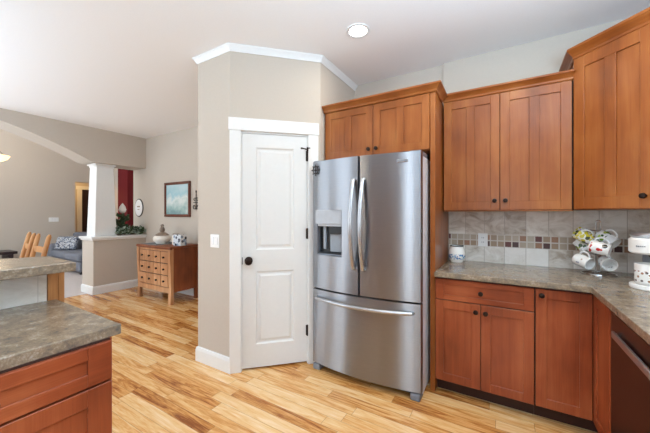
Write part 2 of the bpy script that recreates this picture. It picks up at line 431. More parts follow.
# crown moulding sweeping round the pantry
def sweep_profile(bm, path, prof):
    """path: list of 2D points; prof: (outward offset, z) ; outward = right-hand side of travel"""
    n = len(path); rings = []
    for i, p in enumerate(path):
        p = Vector(p)
        d0 = (p - Vector(path[i - 1])).normalized() if i > 0 else None
        d1 = (Vector(path[i + 1]) - p).normalized() if i < n - 1 else None
        a = d0 or d1; b = d1 or d0
        n0 = Vector((a.y, -a.x)); n1 = Vector((b.y, -b.x))
        m = (n0 + n1).normalized(); k = 1.0 / max(0.2, m.dot(n0))
        rings.append([bm.verts.new((p.x + m.x * k * o_, p.y + m.y * k * o_, z)) for o_, z in prof])
    fs = []; q = len(prof)
    for a, b in zip(rings, rings[1:]):
        for j in range(q): fs.append(bm.faces.new((a[j], a[(j + 1) % q], b[(j + 1) % q], b[j])))
    fs += [bm.faces.new(rings[0]), bm.faces.new(rings[-1])]
    bmesh.ops.recalc_face_normals(bm, faces=fs); return bm
CR = [(0, -0.052), (0.008, -0.052), (0.011, -0.044), (0.018, -0.032), (0.028, -0.018), (0.035, -0.011), (0.037, 0.0), (0, 0.0)]
bm = sweep_profile(BM(), [(P0.x, 2.99), (P0.x, P0.y), (P1.x, P1.y), (P2.x, P2.y), (P2.x, WYF)], [(a, CEIL + z - 0.001) for a, z in CR])
struct('trim_1', bm, 'trim')
BB = [(0, 0), (0.016, 0), (0.016, 0.10), (0.010, 0.125), (0, 0.13)]
struct('baseboard_pantry', sweep_profile(BM(), [(P0.x, PX), (P0.x, P0.y), (P1.x, P1.y), (P1.x + 0.0 , P1.y + 0.0005)], BB), 'trim')
struct('baseboard_picture', sweep_profile(BM(), [(P0.x, PX), (AX, PX)][::-1], BB), 'trim')

# pantry door
door = sroot('door_1', (P1.x, P1.y, 0), DRZ)
bm = BM(); cw = 0.092; ct = 0.018
box(bm, DL - cw + 0.005, DL + 0.005, -ct, 0.0, 0, DH + 0.002, 0.003)
box(bm, DR - 0.005, DR + cw - 0.005, -ct, 0.0, 0, DH + 0.002, 0.003)
box(bm, DL - cw - 0.004, DR + cw - 0.0, -ct - 0.006, 0.0, DH + 0.002, DH + 0.108, 0.003)
obj('casing', bm, 'trim', door)
bm = BM(); 
box(bm, DL, DL + 0.012, 0, T, 0, DH); box(bm, DR - 0.012, DR, 0, T, 0, DH); box(bm, DL, DR, 0, T, DH - 0.012, DH)
obj('jamb', bm, 'trim', door)
# slab with two recessed, raised-field panels
def panel_door_slab(x0, x1, z0, z1, y0, th, panels):
    """panels: (px0,px1,pz0,pz1); builds one front surface with recessed moulded panels"""
    bm = BM()
    xs = sorted({x0, x1, *[p[0] for p in panels], *[p[1] for p in panels]})
    zs = sorted({z0, z1, *[p[2] for p in panels], *[p[3] for p in panels]})
    vs = {}
    def V(x, y, z):
        k = (round(x, 5), round(y, 5), round(z, 5))
        if k not in vs: vs[k] = bm.verts.new((x, y, z))
        return vs[k]
    def quad(a): 
        bm.faces.new([V(*p) for p in a])
    for i in range(len(xs) - 1):
        for j in range(len(zs) - 1):
            cx, cz = (xs[i] + xs[i + 1]) / 2, (zs[j] + zs[j + 1]) / 2
            if any(p[0] < cx < p[1] and p[2] < cz < p[3] for p in panels): continue
            quad([(xs[i], y0, zs[j]), (xs[i + 1], y0, zs[j]), (xs[i + 1], y0, zs[j + 1]), (xs[i], y0, zs[j + 1])])
    for a, b, c, d in panels:
        steps = [(0, 0), (0.012, 0.010), (0.026, 0.010), (0.044, 0.003)]
        def ring(s): 
            i, dy = s; return [(a + i, y0 + dy, c + i), (b - i, y0 + dy, c + i), (b - i, y0 + dy, d - i), (a + i, y0 + dy, d - i)]
        for s0, s1 in zip(steps, steps[1:]):
            r0, r1 = ring(s0), ring(s1)
            for k in range(4): quad([r0[k], r0[(k + 1) % 4], r1[(k + 1) % 4], r1[k]])
        quad(ring(steps[-1]))
    yb = y0 + th
    quad([(x0, yb, z0), (x1, yb, z0), (x1, yb, z1), (x0, yb, z1)])
    for e in (((x0, z0), (x1, z0)), ((x1, z0), (x1, z1)), ((x1, z1), (x0, z1)), ((x0, z1), (x0, z0))):
        (a, c), (b, d) = e; quad([(a, y0, c), (b, y0, d), (b, yb, d), (a, yb, c)])
    bmesh.ops.recalc_face_normals(bm, faces=bm.faces[:]); return bm
sx0, sx1 = DL + 0.014, DR - 0.014
bm = panel_door_slab(sx0, sx1, 0.018, DH - 0.015, 0.006, 0.035, [(sx0 + 0.115, sx1 - 0.115, 0.215, 0.845), (sx0 + 0.115, sx1 - 0.115, 1.03, 1.915)])
slab = obj('slab', bm, 'door_white', door)
bm = BM(); kx = sx0 + 0.055; kz = 0.94
kb = lathe(BM(), [(0, 0.0), (0.034, 0.0), (0.034, 0.006), (0.013, 0.010), (0.012, 0.030), (0.027, 0.040), (0.032, 0.052), (0.025, 0.062), (0, 0.067)], 24)
obj('knob', kb, 'bronze', slab, True, (kx, 0.006, kz), (PI / 2, 0, 0))
bm = BM(); box(bm, DL + 0.0125, DL + 0.0145 + 0.004, -0.001, 0.02, kz - 0.03, kz + 0.03, 0.001)
obj('latch_plate', bm, 'bronze', door)
for hz in (0.30, 1.165, 1.86):
    bm = BM(); box(bm, DR - 0.0245, DR - 0.008, -0.002, 0.006, hz - 0.045, hz + 0.045, 0.001)
    tube(bm, [(DR - 0.013, -0.006, hz - 0.048), (DR - 0.013, -0.006, hz + 0.048)], 0.007, 10)
    obj('hinge', bm, 'bronze', door, True)
bm = BM(); hz = 1.915
tube(bm, [(DR - 0.013, -0.016, hz), (DR - 0.07, -0.05, hz + 0.002)], 0.006, 8)
lathe(bm, [(0, 0), (0.010, 0.0), (0.010, 0.012), (0, 0.012)], 12, (DR - 0.07, -0.05, hz - 0.006))
tube(bm, [(DR - 0.013, -0.016, hz + 0.012), (DR + 0.01, -0.026, hz + 0.012)], 0.005, 8)
tube(bm, [(DR - 0.013, -0.012, hz - 0.03), (DR - 0.013, -0.014, hz + 0.02)], 0.007, 8)
obj('door_stop', bm, 'bronze', door, True)

# arch wall, half wall, column
ya, yb_, zs = -2.60, 2.20, 2.200
rise = 0.58; half = (yb_ - ya) / 2; cy = (ya + yb_) / 2; R = (half * half + rise * rise) / (2 * rise)
pts = [(PX, CEIL), (PX, zs)]
for i in range(0, 33):
    y = yb_ - (yb_ - ya) * i / 32
    pts.append((y, zs + rise - R + math.sqrt(R * R - (y - cy) ** 2)))
pts += [(ya, 0), (-2.8, 0), (-2.8, CEIL)]
struct('wall_arch', prism(BM(), pts, AX - AT, AX, 'x'), 'wall')
struct('wall_above_arch', box(BM(), AX - AT, AX - AT + 0.1, -2.8, 3.3, CEIL + 0.1, LCEIL), 'wall')
HY = 2.225
struct('wall_half', box(BM(), AX - AT + 0.02, AX - 0.02, HY, PX, 0, 0.90), 'wall')
bm = BM(); box(bm, AX - AT - 0.025, AX + 0.025, HY - 0.04, PX, 0.92, 0.957, 0.006)
box(bm, AX - AT - 0.003, AX + 0.003, HY - 0.018, PX, 0.895, 0.92, 0.004)
struct('trim_2', bm, 'trim')
struct('baseboard_half', sweep_profile(BM(), [(AX - AT + 0.02, PX), (AX - AT + 0.02, HY), (AX - 0.02, HY), (AX - 0.02, PX)], [(a, z * 1.05) for a, z in BB]), 'trim')
# tapered square column with cap and base
col = sroot('column', (AX - AT / 2, HY + 0.205, 0.957))
bm = BM(); ch = zs - 0.957
b0, b1 = 0.160, 0.126
lo = [bm.verts.new((sx * b0, sy * b0, 0.0)) for sx, sy in ((-1, -1), (1, -1), (1, 1), (-1, 1))]
hi = [bm.verts.new((sx * b1, sy * b1, ch - 0.06)) for sx, sy in ((-1, -1), (1, -1), (1, 1), (-1, 1))]
bm.faces.new(lo[::-1]); bm.faces.new(hi)
for i in range(4): bm.faces.new((lo[i], lo[(i + 1) % 4], hi[(i + 1) % 4], hi[i]))
obj('shaft', bm, 'trim', col)
bm = BM(); box(bm, -0.136, 0.136, -0.136, 0.136, ch - 0.06, ch - 0.03, 0.004); box(bm, -0.158, 0.158, -0.158, 0.158, ch - 0.03, ch, 0.006)
obj('capital', bm, 'trim', col)

# living room: far wall with a hall opening, red accent wall, hall beyond
HO0, HO1, HZ = 3.41, 4.35, 2.22
wall_with_openings('wall_living_far', FX - 0.15, -2.8, 5.6, [(HO0, HO1, 0, HZ)], 'y', 0.15, LCEIL)
struct('wall_living_side', box(BM(), -13.2, AX - AT, 5.45, 5.6, 0, LCEIL), 'wall')
struct('wall_living_near', box(BM(), AX - AT, AX - AT + 0.12, PX + 0.2, 5.45, 0, LCEIL), 'wall')
struct('wall_hall', box(BM(), -11.7, -11.55, 2.6, 5.45, 0, CEIL), 'wall')
struct('wall_hall_side', box(BM(), -11.55, FX - 0.15, 2.6, 2.75, 0, CEIL), 'wall')
struct('wall_stub', box(BM(), FX, -9.65, 4.35, 5.45, 0, LCEIL), 'wall')
struct('wall_red', box(BM(), -9.65, -9.1, 4.3, 5.45, 0, LCEIL), 'wall_red')
# hall door with white casing
hd = sroot('door_2', (-11.55, 4.05, 0))
bm = BM(); box(bm, 0, 0.03, -0.06, 0.06, 0, 2.12, 0.004); box(bm, 0, 0.03, 0.70, 0.82, 0, 2.12, 0.004); box(bm, 0, 0.035, -0.09, 0.85, 2.12, 2.23, 0.004)
obj('casing', bm, 'trim', hd)
bm = BM(); box(bm, 0, 0.015, 0.06, 0.70, 0.01, 2.12)
obj('slab', bm, 'dark_table', hd)

def point(name, loc, watts, col, r=0.06):
    d = bpy.data.lights.new(name, 'POINT'); d.energy = watts; d.color = col; d.shadow_soft_size = r
    o = bpy.data.objects.new(name, d); COL.objects.link(o); o.location = loc; return o
point('hall_lamp', (-10.9, 3.5, 2.45), 28, (1.0, 0.62, 0.25))

# ------------------------------------------------------------------ cabinet builders (front faces -y in local space)
def shaker(bm, x0, x1, z0, z1, yf, th=0.02, st=0.058, mids=0, rail=None, rec=0.009, midw=None):
    """stile-and-rail front with (mids+1) recessed vertical panels"""
    rail = rail or st; midw = midw or st
    bv = 0.0016
    box(bm, x0, x0 + st, yf, yf + th, z0, z1, bv, 1); box(bm, x1 - st, x1, yf, yf + th, z0, z1, bv, 1)
    box(bm, x0 + st, x1 - st, yf, yf + th, z1 - rail, z1, bv, 1); box(bm, x0 + st, x1 - st, yf, yf + th, z0, z0 + rail, bv, 1)
    for k in range(mids):
        c = x0 + st + (x1 - x0 - 2 * st) * (k + 1) / (mids + 1)
        box(bm, c - midw / 2, c + midw / 2, yf, yf + th, z0 + rail, z1 - rail, bv, 1)
    box(bm, x0 + st - 0.002, x1 - st + 0.002, yf + rec, yf + th - 0.002, z0 + rail - 0.002, z1 - rail + 0.002)
    return bm
KN = [(0, 0.0), (0.008, 0.0), (0.007, 0.012), (0.012, 0.017), (0.0165, 0.023), (0.015, 0.030), (0, 0.034)]
def knob(parent, x, z, yf):
    return obj('knob', lathe(BM(), KN, 18), 'bronze', parent, True, (x, yf, z), (PI / 2, 0, 0))
CORN = [(-0.02, 0.0), (0.004, 0.0), (0.010, 0.006), (0.012, 0.016), (0.022, 0.028), (0.038, 0.042), (0.044, 0.046), (0.044, 0.058), (-0.02, 0.058)]

# base cabinet: drawer over two doors
DY = 2.322; BY = DY + 0.02; BX0, BX1, BX2 = -0.436, 0.176, 0.458
cab = thing('base_cabinet', 'cherry base cabinet with one wide drawer over two doors, right of the fridge', 'cabinet', (0, BY, 0))
WD = WY - BY
bm = BM(); box(bm, BX0, BX1 + 0.001, 0.0, WD - 0.004, 0.105, 0.875); obj('carcass', bm, 'gap', cab)
bm = BM(); box(bm, BX0, BX1 + 0.001, 0.075, 0.09, 0.0, 0.105); obj('toe_kick', bm, 'toe', cab)
yf = -0.02
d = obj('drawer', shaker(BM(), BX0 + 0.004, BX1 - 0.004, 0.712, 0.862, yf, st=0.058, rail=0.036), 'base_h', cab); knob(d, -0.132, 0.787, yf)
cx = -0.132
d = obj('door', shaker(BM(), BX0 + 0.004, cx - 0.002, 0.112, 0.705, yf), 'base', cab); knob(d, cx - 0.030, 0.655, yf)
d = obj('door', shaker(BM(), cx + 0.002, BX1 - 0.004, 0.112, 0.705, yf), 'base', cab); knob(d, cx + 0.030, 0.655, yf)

# corner base cabinet: one door on the back run, second leaf on the right run
cc = thing('corner_base_cabinet', 'cherry corner base cabinet whose two door leaves meet at the inside corner', 'cabinet', (0, BY, 0))
bm = BM()
prism(bm, [(BX1 + 0.002, 0.0), (BX2 + 0.02, 0.0), (BX2 + 0.02, 1.990 - BY), (RX - 0.004, 1.990 - BY), (RX - 0.004, WD - 0.004), (BX1 + 0.002, WD - 0.004)], 0.105, 0.875)
obj('carcass', bm, 'gap', cc)
bm = BM(); box(bm, BX1 + 0.002, BX2 + 0.10, 0.075, 0.09, 0.0, 0.105); box(bm, BX2 + 0.095, BX2 + 0.11, 1.990 - BY, 0.09, 0.0, 0.105); obj('toe_kick', bm, 'toe', cc)
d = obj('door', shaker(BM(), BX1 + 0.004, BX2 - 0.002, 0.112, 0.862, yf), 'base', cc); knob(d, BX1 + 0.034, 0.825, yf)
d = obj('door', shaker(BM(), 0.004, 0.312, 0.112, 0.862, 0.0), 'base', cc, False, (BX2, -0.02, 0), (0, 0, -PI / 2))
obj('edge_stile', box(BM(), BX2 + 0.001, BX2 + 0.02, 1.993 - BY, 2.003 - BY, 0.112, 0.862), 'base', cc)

# dishwasher
dw = thing('dishwasher', 'dark dishwasher with a bar handle under the right counter', 'dishwasher', (BX2 + 0.012, 1.988, 0), -PI / 2)
bm = BM(); box(bm, 0.004, 0.598, 0.02, 0.60, 0.09, 0.868); obj('tub', bm, 'black', dw)
dd = obj('door', box(BM(), 0.003, 0.599, -0.012, 0.02, 0.115, 0.862, 0.004), 'dw', dw)
bm = BM(); zz = 0.772
box(bm, 0.085, 0.515, -0.030, -0.019, zz - 0.016, zz + 0.016, 0.004)
for hx in (0.095, 0.505): tube(bm, [(hx, -0.011, zz), (hx, -0.022, zz)], 0.009, 10)
obj('handle', bm, 'silver', dd, True)
obj('kick_plate', box(BM(), 0.004, 0.598, 0.05, 0.06, 0.0, 0.09), 'black', dw)
# further base cabinet on the right run (behind the frame)
sc_ = thing('sink_cabinet', 'cherry base cabinet beside the dishwasher on the right run', 'cabinet', (BX2 + 0.02, 1.385, 0), -PI / 2)
obj('carcass', box(BM(), 0.0, 0.9, 0.0, RX - BX2 - 0.024, 0.105, 0.875), 'gap', sc_)
for a, b in ((0.004, 0.448), (0.452, 0.896)):
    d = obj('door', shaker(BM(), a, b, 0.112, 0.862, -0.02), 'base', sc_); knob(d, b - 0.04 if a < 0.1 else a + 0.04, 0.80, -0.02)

# L-shaped worktop
CT = 0.914; CY = 2.292; CXR = 0.443
bm = BM()
prism(bm, [(-0.434, CY), (CXR, CY), (CXR, 0.45), (RX - 0.003, 0.45), (RX - 0.003, WY - 0.003), (-0.434, WY - 0.003)], CT - 0.038, CT, 'z', 0.004)
tag(obj('countertop', bm, 'counter'), 'grey-brown mottled L shaped worktop along the back wall and right run', 'countertop')

# backsplash on the back wall (structure, thin tile layer)
struct('backsplash', box(BM(), -0.432, RX - 0.004, WY - 0.008, WY - 0.0005, CT + 0.0005, 1.366), 'splash')

# wall cabinet over the counter
UB = 1.368
uc = thing('wall_cabinet', 'cherry two-door wall cabinet above the jar, between fridge panel and corner cabinet', 'cabinet', (0, 2.67, 0))
UD = WY - 2.67
obj('carcass', box(BM(), -0.428, 0.420, 0.0, UD - 0.002, UB, 2.285), 'gap', uc)
obj('face_edge', box(BM(), -0.428, 0.420, -0.0195, UD - 0.002, UB - 0.006, UB - 0.0005), 'cab_h', uc)
d = obj('door', shaker(BM(), -0.426, -0.022, UB + 0.004, 2.272, -0.02, mids=1, st=0.062, rail=0.066), 'cab', uc); knob(d, -0.022 - 0.034, UB + 0.075, -0.02)
d = obj('door', shaker(BM(), -0.018, 0.412, UB + 0.004, 2.272, -0.02, mids=1, st=0.062, rail=0.066), 'cab', uc); knob(d, -0.018 + 0.034, UB + 0.075, -0.02)
obj('cornice', sweep_profile(BM(), [(-0.4285, -0.02), (0.420, -0.02)], [(a, 2.272 + z) for a, z in CORN]), 'cab_h', uc)

# over-fridge cabinet with tall side panel
FYD = 2.335
fc = thing('fridge_cabinet', 'cherry two-door cabinet over the fridge with full-height panel on its right', 'cabinet', (0, FYD + 0.02, 0))
FD = WYF - FYD - 0.02
obj('carcass', box(BM(), -1.404, -0.476, 0.0, FD - 0.004, 1.832, 2.275), 'cab', fc)
obj('side_panel', box(BM(), -0.474, -0.4375, -0.012, WY - FYD - 0.024, 0.0, 2.285, 0.002), 'cab', fc)
fm = -0.935
d = obj('door', shaker(BM(), -1.402, fm - 0.002, 1.836, 2.258, -0.02, mids=1, st=0.060, rail=0.060), 'cab', fc); knob(d, fm - 0.034, 1.885, -0.02)
d = obj('door', shaker(BM(), fm + 0.002, -0.478, 1.836, 2.258, -0.02, mids=1, st=0.060, rail=0.060), 'cab', fc); knob(d, fm + 0.034, 1.885, -0.02)
obj('cornice', sweep_profile(BM(), [(-1.412, -0.02), (-0.4335, -0.02), (-0.4335, 2.67 - 0.02 - 0.044 - FYD - 0.02)], [(a * (1 if a > 0 else 1), 2.262 + z) for a, z in CORN]), 'cab_h', fc)

# diagonal corner wall cabinet, taller than its neighbour
DG = 0.435
dc = thing('corner_wall_cabinet', 'tall diagonal cherry corner wall cabinet above the mug tree and coffee maker', 'cabinet', (0.428, 2.650, 0), -PI / 4)
DT = 2.405
s2 = math.sqrt(0.5)
def toloc(wx, wy):
    dx, dy = wx - 0.428, wy - 2.650
    return (dx * s2 - dy * s2, dx * s2 + dy * s2)
pl = [toloc(0.428, 2.652), toloc(0.428, WY - 0.003), toloc(RX - 0.003, WY - 0.003), toloc(RX - 0.003, 2.345), toloc(0.735, 2.345)]
obj('carcass', prism(BM(), pl, UB, DT + 0.015), 'cab', dc)
d = obj('door', shaker(BM(), 0.006, DG - 0.004, UB + 0.006, DT - 0.004, -0.021, mids=1, st=0.066, rail=0.075, midw=0.062), 'cab', dc); knob(d, DG - 0.045, UB + 0.075, -0.021)
path = [toloc(0.428, WY - 0.01), toloc(0.428, 2.65), (0.0, -0.0), toloc(0.737, 2.341), toloc(RX - 0.01, 2.341)]
path = [toloc(0.426, WY - 0.01), toloc(0.426, 2.648), toloc(0.735, 2.339), toloc(RX - 0.01, 2.339)]
obj('cornice', sweep_profile(BM(), path, [(a, DT - 0.002 + z * 1.35) for a, z in CORN]), 'cab_h', dc)

# ------------------------------------------------------------------ refrigerator
FR = thing('refrigerator', 'stainless french-door refrigerator with ice dispenser and bottom freezer drawer', 'refrigerator', (-0.958, 2.13, 0))
HW = 0.464
def arc_prof(x0, x1, back, n=14, rnd=0.012):
    """front follows the gentle bow of the whole fridge face"""
    def yy(x): return -0.028 + 0.055 * (x / HW) ** 2
    pts = [(x1, back), (x0, back), (x0, yy(x0) + rnd)]
    for i in range(n + 1):
        x = x0 + rnd * 0.6 + (x1 - x0 - rnd * 1.2) * i / n
        pts.append((x, yy(x)))
    pts.append((x1, yy(x1) + rnd)); return pts
def yface(x): return -0.028 + 0.055 * (x / HW) ** 2
obj('body', box(BM(), -HW + 0.012, HW - 0.004, 0.079, 0.80, 0.03, 1.765, 0.004), 'grey_side', FR)
# left door with dispenser cut-out
dx0, dx1, dz0, dz1 = -0.412, -0.150, 0.992, 1.372
bm = BM()
def door_block(bm, x0, x1, z0, z1): prism(bm, arc_prof(x0, x1, 0.095), z0, z1)
prof_l = arc_prof(-HW, -0.0025, 0.095)
# pieces around the recess, sharing the bowed face
def face_piece(bm, x0, x1, z0, z1, back=0.062, n=8, rl=False, rr=False):
    pts = [(x1, back), (x0, back)]
    if rl: pts.append((x0, yface(x0) + 0.012))
    for i in range(n + 1):
        x = x0 + (0.007 if rl else 0) + (x1 - x0 - (0.007 if rl else 0) - (0.007 if rr else 0)) * i / n
        pts.append((x, yface(x)))
    if rr: pts.append((x1, yface(x1) + 0.012))
    prism(bm, pts, z0, z1)
Z0, Z1 = 0.708, 1.79
face_piece(bm, -HW, dx0, Z0, Z1, rl=True); face_piece(bm, dx1, -0.0025, Z0, Z1, rr=True)
face_piece(bm, dx0, dx1, Z0, dz0); face_piece(bm, dx0, dx1, dz1, Z1)
face_piece(bm, dx0, dx1, dz0, dz1, 0.095) if False else None
ld = obj('door', bm, 'steel', FR, True)
bm = BM(); y_in = 0.105
box(bm, dx0, dx1, y_in, y_in + 0.012, dz0, dz1); box(bm, dx0, dx0 + 0.006, yface(dx0) + 0.004, y_in, dz0, dz1); box(bm, dx1 - 0.006, dx1, yface(dx1) + 0.004, y_in, dz0, dz1)
box(bm, dx0, dx1, yface(dx0) + 0.006, y_in, dz0, dz0 + 0.012)
dsp = obj('dispenser', bm, 'grey_plastic', ld)
bm = BM(); yy = yface((dx0 + dx1) / 2) - 0.003
box(bm, dx0, dx1, yy, y_in, dz1 - 0.115, dz1 + 0.002, 0.004); obj('control_panel', bm, 'panel_grey', dsp)
bm = BM(); box(bm, dx0 + 0.02, dx1 - 0.004, yy + 0.008, y_in, dz1 - 0.135, dz1 - 0.115, 0.003); obj('shroud', bm, 'panel_grey', dsp)
bm = BM(); box(bm, dx0 + 0.12, dx1 - 0.012, yy + 0.025, y_in, dz1 - 0.20, dz1 - 0.135, 0.004); obj('chute', bm, 'black', dsp)
bm = BM(); box(bm, dx0 + 0.115, dx1 - 0.02, yy + 0.055, y_in, dz0 + 0.03, dz1 - 0.20, 0.004); box(bm, dx0 + 0.05, dx0 + 0.075, yy + 0.05, y_in, dz0 + 0.05, dz1 - 0.135, 0.004); obj('paddle', bm, 'grey_light', dsp)
bm = BM(); box(bm, dx0 + 0.006, dx1 - 0.006, yface(dx0) + 0.008, y_in - 0.005, dz0 + 0.012, dz0 + 0.02); obj('drip_tray', bm, 'black', dsp)
bm = BM(); face_piece(bm, 0.0025, HW, Z0, Z1, rl=True, rr=True, n=12); rd = obj('door', bm, 'steel', FR, True)
bm = BM(); face_piece(bm, -HW, HW, 0.062, 0.694, rl=True, rr=True, n=24); fd = obj('freezer_drawer', bm, 'steel', FR, True)
# bowed handles
def vhandle(x, par):
    bm = BM(); z0, z1 = 0.915, 1.605; yb = yface(x)
    p = []
    for i in range(21):
        s = i / 20; p.append((x, yb - 0.022 - 0.055 * math.sin(PI * s), z0 + (z1 - z0) * s))
    p = [(x, yb + 0.004, z0 - 0.004)] + p + [(x, yb + 0.004, z1 + 0.004)]
    tube(bm, p, 0.016, 12, ry=0.011)
    obj('handle', bm, 'silver', par, True)
vhandle(-0.040, ld); vhandle(0.040, rd)
bm = BM(); p = []
for i in range(25):
    s = i / 24; x = -0.40 + 0.80 * s; p.append((x, yface(x) - 0.025 - 0.035 * math.sin(PI * s), 0.628))
p = [(-0.405, yface(-0.405) + 0.004, 0.628)] + p + [(0.405, yface(0.405) + 0.004, 0.628)]
tube(bm, p, 0.014, 12); obj('handle', bm, 'silver', fd, True)
# badge, hinge covers, grille, feet
bm = BM(); box(bm, 0.285, 0.375, yface(0.33) - 0.006, yface(0.375) + 0.004, 1.715, 1.738, 0.002)
bd = obj('badge', bm, 'chrome', rd)
bm = BM()
for k in range(9): box(bm, 0.292 + k * 0.0088, 0.2975 + k * 0.0088, yface(0.33) - 0.0068, yface(0.33) - 0.005, 1.722, 1.731)
obj('lettering', bm, 'grey_plastic', bd)
for hx in (-HW + 0.05, HW - 0.05):
    obj('hinge_cover', box(BM(), hx - 0.045, hx + 0.045, 0.03, 0.22, 1.765, 1.800, 0.008), 'grey_plastic', FR)
obj('grille', box(BM(), -HW + 0.03, HW - 0.03, 0.075, 0.115, 0.012, 0.058, 0.003), 'black', FR)
for fx in (-HW + 0.045, HW - 0.045):
    bm = BM(); box(bm, fx - 0.036, fx + 0.036, 0.012, 0.12, 0.0, 0.052, 0.012); obj('foot', bm, 'grey_plastic', FR)
obj('door_gasket', box(BM(), -HW + 0.006, HW - 0.010, 0.062, 0.078, 0.07, 1.78), 'black', FR)
# round filigree magnet on the left door
bm = BM(); mx = -0.958 - 0.418; my = 2.13 + yface(-0.395)
pts = [(0.026 * math.cos(a), 0, 0.032 * math.sin(a)) for a in [2 * PI * i / 20 for i in range(20)]]
tube(bm, pts, 0.0045, 6, closed=True)
for i in range(8):
    a = 2 * PI * i / 8
    lathe(bm, [(0, -0.007), (0.007, 0), (0, 0.007)], 8, (0.036 * math.cos(a), 0, 0.043 * math.sin(a)))
lathe(bm, [(0, -0.012), (0.011, 0), (0, 0.012)], 8, (0, 0, 0)); tube(bm, [(-0.025, 0, 0), (0.025, 0, 0)], 0.003, 6); tube(bm, [(0, 0, -0.03), (0, 0, 0.03)], 0.003, 6)
tag(obj('fridge_magnet', bm, 'iron', None, True, (mx, my - 0.009, 1.715)), 'dark filigree magnet on the top left of the fridge door', 'magnet')

# ------------------------------------------------------------------ island and raised bar
IX = -1.250
ic = thing('island_cabinet', 'reddish cherry island base cabinet with drawer over door, bottom left of the picture', 'cabinet', (IX - 0.02, 0.540, 0), PI / 2)
# local x = world y offset, local -y = world +x
for a, b in ((-0.62, 0.0), (-1.242, -0.622)):
    if a == -0.62: par = ic
    else: par = thing('island_cabinet', 'cherry island base cabinet next along behind the first, out of frame', 'cabinet', (IX - 0.02, 0.540, 0), PI / 2)
    obj('carcass', box(BM(), a + 0.001, b - 0.001, 0.0, 0.58, 0.105, 0.875), 'gap', par)
    obj('toe_kick', box(BM(), a, b, 0.07, 0.08, 0.0, 0.105), 'toe', par)
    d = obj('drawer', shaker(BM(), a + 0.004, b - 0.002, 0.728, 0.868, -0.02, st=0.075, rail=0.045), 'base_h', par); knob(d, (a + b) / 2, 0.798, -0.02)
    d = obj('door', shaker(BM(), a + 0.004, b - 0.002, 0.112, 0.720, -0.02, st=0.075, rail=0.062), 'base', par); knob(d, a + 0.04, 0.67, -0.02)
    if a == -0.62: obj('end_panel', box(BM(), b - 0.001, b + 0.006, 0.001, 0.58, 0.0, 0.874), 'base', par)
bm = BM(); prism(bm, [(-1.272, 0.578), (-1.272, -0.75), (-1.918, -0.75), (-1.918, 0.578)][::-1], CT - 0.040, CT, 'z', 0.004)
tag(obj('island_countertop', bm, 'counter'), 'grey-brown mottled lower worktop on the island, bottom left foreground', 'countertop')
struct('wall_bar', box(BM(), -2.03, -1.927, -0.75, 0.545, 0, 1.070), 'wall')
struct('bar_backsplash', box(BM(), -1.9268, -1.919, -0.75, 0.541, CT + 0.0005, 1.070), 'bar_splash')
bm = BM(); box(bm, -2.035, -1.9195, 0.546, 0.585, 0, 1.070, 0.002); box(bm, -2.04, -1.921, 0.586, 0.612, 0.0, 1.070, 0.003)
tag(obj('bar_end_post', bm, 'oak'), 'wooden end panel closing the tiled wall under the raised bar', 'panel')
bm = BM(); prism(bm, [(-1.725, 0.592), (-1.725, -0.75), (-2.45, -0.75), (-2.38, -0.2), (-2.27, 0.2), (-2.17, 0.45), (-2.09, 0.60)], 1.072, 1.114, 'z', 0.004)
tag(obj('raised_bar_top', bm, 'counter'), 'grey-brown mottled raised bar top above the island, at the left edge', 'countertop')

# tall pantry cabinets on the rear wall behind the viewpoint
for k in range(2):
    x0 = -2.35 + k * 0.92
    tc_ = thing('tall_cabinet', ['tall cherry cabinet on the rear wall nearer the patio door', 'tall cherry cabinet on the rear wall nearer the kitchen window'][k], 'cabinet', (x0, -2.27, 0), PI)
    obj('carcass', box(BM(), -0.90, 0.0, 0.0, 0.52, 0.1, 2.25), 'gap', tc_)
    for a in (-0.898, -0.448):
        d = obj('door', shaker(BM(), a, a + 0.446, 0.11, 2.24, -0.02, mids=1), 'cab', tc_); knob(d, a + (0.41 if a < -0.5 else 0.035), 1.1, -0.02)

# ------------------------------------------------------------------ small things in the kitchen
def plate(name, label, cat, loc, rz, wd, ht, kind):
    r = thing(name, label, cat, loc, rz)
    obj('cover_plate', box(BM(), -wd / 2, wd / 2, -0.006, -0.0005, -ht / 2, ht / 2, 0.002), 'white_plastic', r)
    if kind == 'switch':
        for dx in (-0.023, 0.023):
            obj('rocker', box(BM(), dx - 0.016, dx + 0.016, -0.011, -0.006, -0.033, 0.033, 0.002), 'porcelain', r)
    elif kind == 'outlet':
        for dz in (-0.020, 0.020):
            bm = BM(); box(bm, -0.016, 0.016, -0.009, -0.006, dz - 0.014, dz + 0.014, 0.003); q = obj('receptacle', bm, 'white_plastic', r)
            bm = BM(); box(bm, -0.008, -0.005, -0.0096, -0.0088, dz - 0.004, dz + 0.007); box(bm, 0.005, 0.008, -0.0096, -0.0088, dz - 0.004, dz + 0.007); obj('slot', bm, 'black', q)
    return r
plate('light_switch', 'white double light switch on the wall left of the pantry door', 'light switch', (-2.160, 1.727, 1.104), 0, 0.115, 0.115, 'switch')
plate('wall_outlet', 'white power outlet in the tile backsplash right of the jar', 'outlet', (-0.152, WY - 0.008, 1.110), 0, 0.076, 0.116, 'outlet')
plate('light_switch', 'white wide switch plate on the far living room wall above the sofa', 'light switch', (FX, 2.96, 1.195), PI / 2, 0.20, 0.11, 'switch')

